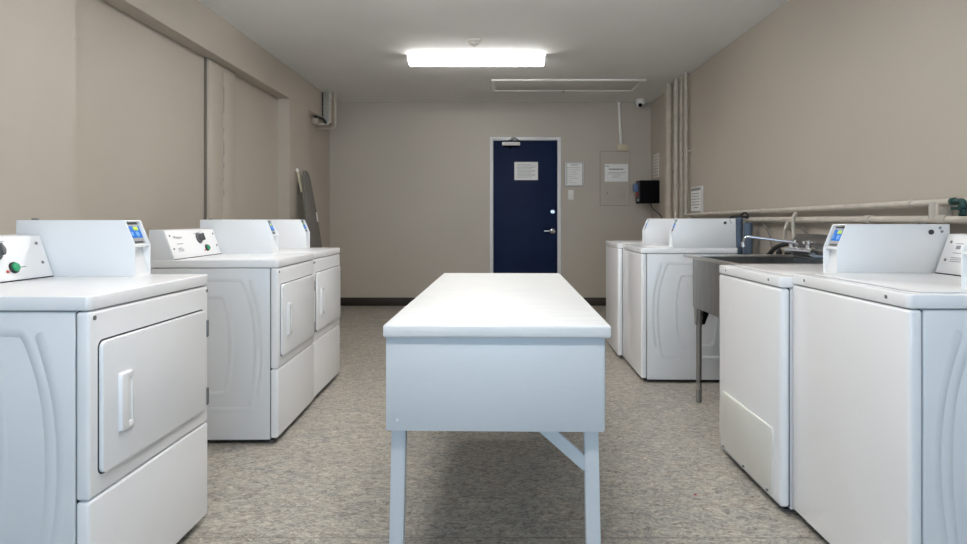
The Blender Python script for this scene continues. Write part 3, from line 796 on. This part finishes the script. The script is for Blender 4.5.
# ------------------------------------------------------------------ sink
SX0, SX1, SY0, SY1, SZ = 1.172, 1.90, 3.13, 3.985, .897
t = thing('laundry_sink', 'stainless steel laundry sink on legs between the washers', 'sink', (1.55, 3.56, 0))
bm = NB(); r_ = .028
box(bm, SX0, SX0+.045, SY0, SY1, SZ-.016, SZ, .005); box(bm, SX1-.07, SX1, SY0, SY1, SZ-.016, SZ, .005)
box(bm, SX0+.04, SX1-.06, SY1-.045, SY1, SZ-.016, SZ, .005); box(bm, SX0+.04, SX1-.06, SY0, SY0+.045, SZ-.016, SZ, .005)
rel(bm, t); obj('rim', bm, 'steel_top', t)
bm = NB()
bx0, bx1, by0, by1, bz = SX0+.050, SX1-.06, SY0+.032, SY1-.032, .585
th = .004
box(bm, bx0, bx0+th, by0, by1, bz, SZ-.012); box(bm, bx1-th, bx1, by0, by1, bz, SZ-.012)
box(bm, bx0, bx1, by0, by0+th, bz, SZ-.012); box(bm, bx0, bx1, by1-th, by1, bz, SZ-.012); box(bm, bx0, bx1, by0, by1, bz-th, bz)
rel(bm, t); obj('basin', bm, 'steel', t)
bm = NB(); lathe(bm, [(0,0),(.045,0),(.045,.003),(.03,.002),(0,.001)], 20, Matrix.Translation(((bx0+bx1)/2, (by0+by1)/2, bz))); rel(bm, t); obj('drain', bm, 'screw', t)
# rear service box with sloping face
prof = [(1.80, SZ), (1.80, SZ+.082), (1.845, SZ+.130), (1.90, SZ+.130), (1.90, SZ)]
bm = NB(); prism(bm, prof, 1, SY0, 3.91, .003); rel(bm, t); obj('splashback', bm, 'steel_dark', t)
for x in (bx0+.028, bx1-.03):
    for y, s in ((by1-.03, -1), (by0+.03, 1)):
        bm = NB(); tube(bm, [(x, y, 0.075), (x, y, .50)], .0165, 14); rel(bm, t); lg = obj('leg', bm, 'steel', t)
        bm = NB(); lathe(bm, [(.012,0),(.017,.004),(.017,.08),(.013,.084)], 14, Matrix.Translation((x, y, 0))); rel(bm, t); obj('foot', bm, 'screw', lg)
        bm = NB(); lathe(bm, [(.020,.47),(.020,.50),(.024,.52),(.024,bz-th)], 14, Matrix.Translation((x, y, 0)));
        prism(bm, [(y-.016,.475),(y+.016,.475),(y+.03*(1 if s>0 else 1), bz-th),(y-.03, bz-th)] , 0, x-.0225, x-.0185)
        rel(bm, t); obj('bracket', bm, 'steel', lg)
        bm = NB(); prism(bm, [(x+.01,.475),(x+.035,.475),(x+.075, bz-th),(x, bz-th)], 1, y-.003, y+.003); rel(bm, t); obj('gusset', bm, 'black', lg)

# tap set on the sink splashback
t = thing('mixer_tap', 'chrome mixer tap with long thin spout over the steel sink', 'tap', (1.79, 3.78, .96))
bm = NB()
tube(bm, [(1.80,3.60,.935),(1.765,3.60,.935)], .024, 14); tube(bm, [(1.80,3.80,.935),(1.765,3.80,.935)], .024, 14)
tube(bm, [(1.758,3.54,.935),(1.758,3.86,.935)], .019, 14)
rel(bm, t); obj('tap_body', bm, 'chrome', t)
for y in (3.60, 3.80):
    bm = NB(); lathe(bm, [(0,0),(.016,0),(.016,.022),(.022,.026),(.022,.044),(.010,.050),(0,.050)], 14, Matrix.Translation((1.758,y,.948)))
    for a in (0, 90):
        m_ = Matrix.Translation((1.758,y,.984))@Matrix.Rotation(R(a+25),4,'Z'); tube(bm, [m_@Vector((-.036,0,0)), m_@Vector((.036,0,0))], .008, 8)
    rel(bm, t); obj('tap_handle', bm, 'chrome', t)
bm = NB(); tube(bm, smooth_path([(1.758,3.70,.935),(1.752,3.70,.970),(1.72,3.71,.982),(1.485,3.80,1.014),(1.475,3.805,.974)], .03), .0085, 12); rel(bm, t); obj('spout', bm, 'chrome', t)
bm = NB(); lathe(bm, [(0,0),(.012,0),(.012,.025),(.009,.028),(0,.028)], 12, Matrix.Translation((1.475,3.805,.951))); rel(bm, t); obj('aerator', bm, 'chrome', t)
bm = NB(); tube(bm, catmull([(1.76,3.56,.925),(1.75,3.50,.91),(1.77,3.42,.915),(1.76,3.34,.925)]), .012, 10); rel(bm, t); obj('connector_hose', bm, 'pvc', t)

# blue-grey standpipes behind far washer
t = thing('standpipe', 'dark blue-grey plastic drain standpipes between far washer and sink', 'pipe', (1.9, 4.85, 0))
for x_, y_, z_, r2 in ((1.925,5.06,1.085,.030),(1.895,4.975,1.118,.026),(1.93,4.89,1.088,.034)):
    bm = NB(); tube(bm, [(x_,y_,0),(x_,y_,z_)], r2, 16)
    if r2 < .03: lathe(bm, [(.026,z_-.03),(.030,z_-.025),(.030,z_-.004),(.020,z_+.008),(0,z_+.010)], 16, Matrix.Translation((x_,y_,0)))
    rel(bm, t); obj('drain_pipe_body', bm, 'pvc', t)
# hoses and cables
bm = NB(); tube(bm, catmull([(1.80,5.02,0.02),(1.80,5.02,.80),(1.82,5.04,1.05),(1.85,5.05,1.12),(1.89,5.03,1.135),(1.93,5.0,1.135),(1.95,4.95,1.128)]), .010, 8)
tag(obj('inlet_hose', bm, 'rubber'), 'black hose curling over the blue-grey standpipes behind the far washer', 'hose')
bm = NB(); tube(bm, catmull([(1.94,5.14,.0),(1.945,5.15,.9),(1.952,5.14,1.11),(1.955,5.08,1.15),(1.95,5.0,1.165),(1.945,4.94,1.150),(1.95,4.93,1.13)]), .007, 8)
tag(obj('black_cable', bm, 'rubber'), 'thin black cable looped over the wall pipes above the standpipes', 'cable')
bm = NB(); tube(bm, catmull([(1.93,4.20,.02),(1.93,4.22,.70),(1.80,4.20,.86),(1.80,4.20,.89),(1.82,4.15,.935),(1.86,4.10,.955),(1.90,4.08,.955)]), .015, 10)
tag(obj('drain_hose', bm, 'rubber'), 'thick curved black hose rising behind the sink', 'hose')
for y_, z_ in ((4.62,1.07),(4.18,1.04),(4.02,1.05)):
    bm = NB(); tube(bm, catmull([(2.005,y_+.24,z_+.01),(2.0,y_+.14,z_),(2.0,y_+.04,z_-.09),(2.0,y_,z_-.27),(2.0,y_,.3),(2.0,y_,0.01)]), .008, 8)
    tag(obj('grey_hose', bm, 'hose_grey'), {4.62:'thin grey hose arching down the wall just right of the standpipes', 4.18:'thin grey hose on the wall behind the mixer tap, nearer the branch pipes', 4.02:'thin grey hose on the wall above the sink splashback'}[y_], 'hose')
# down pipes with valves
for (xa, ya, za, yb, zb, lab) in ((1.975,4.31,1.112,4.37,.93, DRAIN), (1.958,4.17,1.160,4.20,.94, SUPPLY)):
    t = lab
    bm = NB()
    xx = xa-.005
    tube(bm, catmull([(xa,ya,za),(xx-.012,ya+.01,za-.05),(xx-.005,yb-.02,zb+.06),(xx,yb,zb)]), .0115, 12); rel(bm, t); bp_ = obj('branch_pipe', bm, 'pipe_light', t)
    bm = NB(); lathe(bm, [(0,0),(.018,0),(.022,.02),(.016,.03),(.016,.05),(0,.05)], 12, Matrix.Translation((xx,yb,zb-.045))); tube(bm, [(xx,yb,zb-.02),(xx-.05,yb-.02,zb-.02)], .011, 10); rel(bm, t); obj('stop_valve', bm, 'pipe', bp_)
    bm = NB(); lathe(bm, [(0,0),(.022,0),(.018,.02),(.008,.05),(0,.06)], 12, Matrix.Translation((xx-.045,yb-.02,zb-.055))); rel(bm, t); obj('valve_handle', bm, 'rubber', bp_)

# ------------------------------------------------------------------ table
TW, TL, TZ, ang = .680, 1.86, .800, R(-1.2)
t = thing('folding_table', 'long white-painted wooden work table in the middle of the floor', 'table', (.029, 1.915+TL/2, 0), ang)
bm = NB(); box(bm, -TW/2, TW/2, -TL/2, TL/2, TZ-.038, TZ, .007, 3); obj('tabletop', bm, 'tabletop', t)
AW = .652; a0 = -TL/2+.012
def apron(name, *b):
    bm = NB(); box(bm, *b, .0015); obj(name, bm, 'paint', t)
ZA = .481
apron('end_apron', -AW/2-.006, AW/2-.006, a0, a0+.02, ZA, TZ-.0385)
apron('end_apron', -AW/2-.006, AW/2-.006, -a0-.02, -a0, ZA, TZ-.0385)
apron('side_apron', -AW/2, -AW/2+.02, a0+.0205, -a0-.0205, ZA, TZ-.0385)
apron('side_apron', AW/2-.02, AW/2, a0+.0205, -a0-.0205, ZA, TZ-.0385)
for sx in (-1, 1):
    for sy in (-1, 1):
        bm = NB()
        xt, xb = sx*(AW/2-.040)-.006, sx*(AW/2-.024)-.007
        yt = sy*(-a0-.045); yb_ = yt
        hw = .0215
        t8 = bmesh.new(); vs = []
        for (x, y, z) in ((xb, yb_, 0), (xt, yt, TZ-.04)):
            for a, b in ((-hw,-hw),(hw,-hw),(hw,hw),(-hw,hw)): vs.append(t8.verts.new((x+a, y+b, z)))
        t8.faces.new(vs[3::-1]); t8.faces.new(vs[4:])
        for k in range(4): t8.faces.new((vs[k], vs[(k+1)%4], vs[4+(k+1)%4], vs[4+k]))
        bmesh.ops.recalc_face_normals(t8, faces=t8.faces)
        bmesh.ops.bevel(t8, geom=list(t8.edges), offset=.004, segments=2, affect='EDGES')
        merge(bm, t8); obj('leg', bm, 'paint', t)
# diagonal braces
for sy in (-1, 1):
    bm = NB(); y = sy*(-a0-.045)
    p0 = Vector((.122, y, .50)); p1 = Vector((.268, y, .372))
    dd = (p1-p0); ln = dd.length; a = math.atan2(-dd.z, dd.x)
    box(bm, -.02, ln+.01, -.01, .01, -.019, .019, .002, mtx=Matrix.Translation(p0)@Matrix.Rotation(a, 4, 'Y')); obj('brace', bm, 'paint', t)
bm = NB(); tube(bm, [(-AW/2+.028, a0+.001, .512), (-AW/2+.028, a0-.002, .512)], .005, 10); obj('screw', bm, 'paint', t)

# ------------------------------------------------------------------ ironing board
t = thing('ironing_board', 'taupe-covered ironing board leaning against left wall behind the dryers', 'ironing board', (-1.745, 6.63, 0), 0)
# local: u along y, v up board, leaning towards the wall
lean = math.atan2(.24, 1.60)
mt = Matrix.Translation((.02, .0, .03))@Matrix.Rotation(-lean, 4, 'Y')@Matrix.Rotation(R(-4), 4, 'X')
out = []
for k in range(0, 25):      # rounded nose at top
    a = math.pi*k/24; out.append((.11*math.cos(a), 1.51+.10*math.sin(a)))
right = [(-.165,1.25),(-.20,1.05),(-.21,.85),(-.21,.30),(-.17,.26)]
left = [(a*-1, b) for a, b in reversed(right)]
pts = out+right+left
bm = NB(); prism(bm, pts, 0, -.012, .012, .004, mtx=mt); obj('padded_cover', bm, 'board_cloth', t)
bm = NB()
for s in (-1, 1):
    P = [mt@Vector((-.035, s*.13, .02)), mt@Vector((-.035, s*.12, .70)), mt@Vector((-.030, s*.05, 1.40))]
    tube(bm, P, .011, 10)
tube(bm, [mt@Vector((-.035,-.17,.02)), mt@Vector((-.035,.17,.02))], .011, 10)
obj('folding_leg', bm, 'plastic_white', t)
bm = NB(); tube(bm, [mt@Vector((-.040,-.10,1.38)), mt@Vector((-.040,-.16,1.60)), ], .012, 10)
lg = obj('folding_leg', bm, 'plastic_cream', t)
bm = NB(); bmesh.ops.create_uvsphere(bm, u_segments=14, v_segments=10, radius=.020, matrix=Matrix.Translation(mt@Vector((-.040,-.16,1.60)))); obj('rubber_tip', bm, 'plastic_white', lg)
bm = NB(); box(bm, .012, .022, .14, .155, 1.08, 1.18, .003, mtx=mt); obj('lever', bm, 'plastic_white', t)

# small red fleck and scuffs on the floor
bm = NB(); lathe(bm, [(0,0),(.007,0),(.005,.0015),(0,.002)], 7, Matrix.Translation(((695.5-493.4)/247.0, 645/247.0, 0)))
tag(obj('confetti_scrap', bm, 'cardred'), 'tiny red scrap lying on the floor in front of the right washers', 'scrap')

# ------------------------------------------------------------------ light, world, camera
w = bpy.data.worlds.new('sky'); SC.world = w; w.use_nodes = True
bg = w.node_tree.nodes['Background']; bg.inputs['Color'].default_value = (.50,.74,1.0,1); bg.inputs['Strength'].default_value = 3.1
L = bpy.data.lights.new('window_portal', 'AREA'); L.shape = 'RECTANGLE'; L.size = WX1-WX0; L.size_y = WZ1-WZ0
L.cycles.is_portal = True
lo = bpy.data.objects.new('window_portal', L); COL.objects.link(lo); lo.location = (0, YN-.15, (WZ0+WZ1)/2); lo.rotation_euler = (R(90), 0, 0)

cam = bpy.data.cameras.new('camera'); co = bpy.data.objects.new('camera', cam); COL.objects.link(co)
co.location = (0, 0, 1.116); co.rotation_euler = (R(90), 0, 0)
cam.sensor_width = 36; cam.lens = 645/967*36
cam.shift_x = -(493.4-483.5)/967; cam.shift_y = -(272-219)/967
cam.clip_start = .05; cam.clip_end = 60
SC.camera = co
SC.view_settings.view_transform = 'Standard'; SC.view_settings.look = 'None'
SC.view_settings.exposure = 0.87; SC.view_settings.gamma = 1.0; SC.view_settings.use_curve_mapping = False
try:
    SC.cycles.use_denoising = True; SC.cycles.max_bounces = 10; SC.cycles.diffuse_bounces = 6
    SC.cycles.sample_clamp_indirect = 8
except Exception: pass
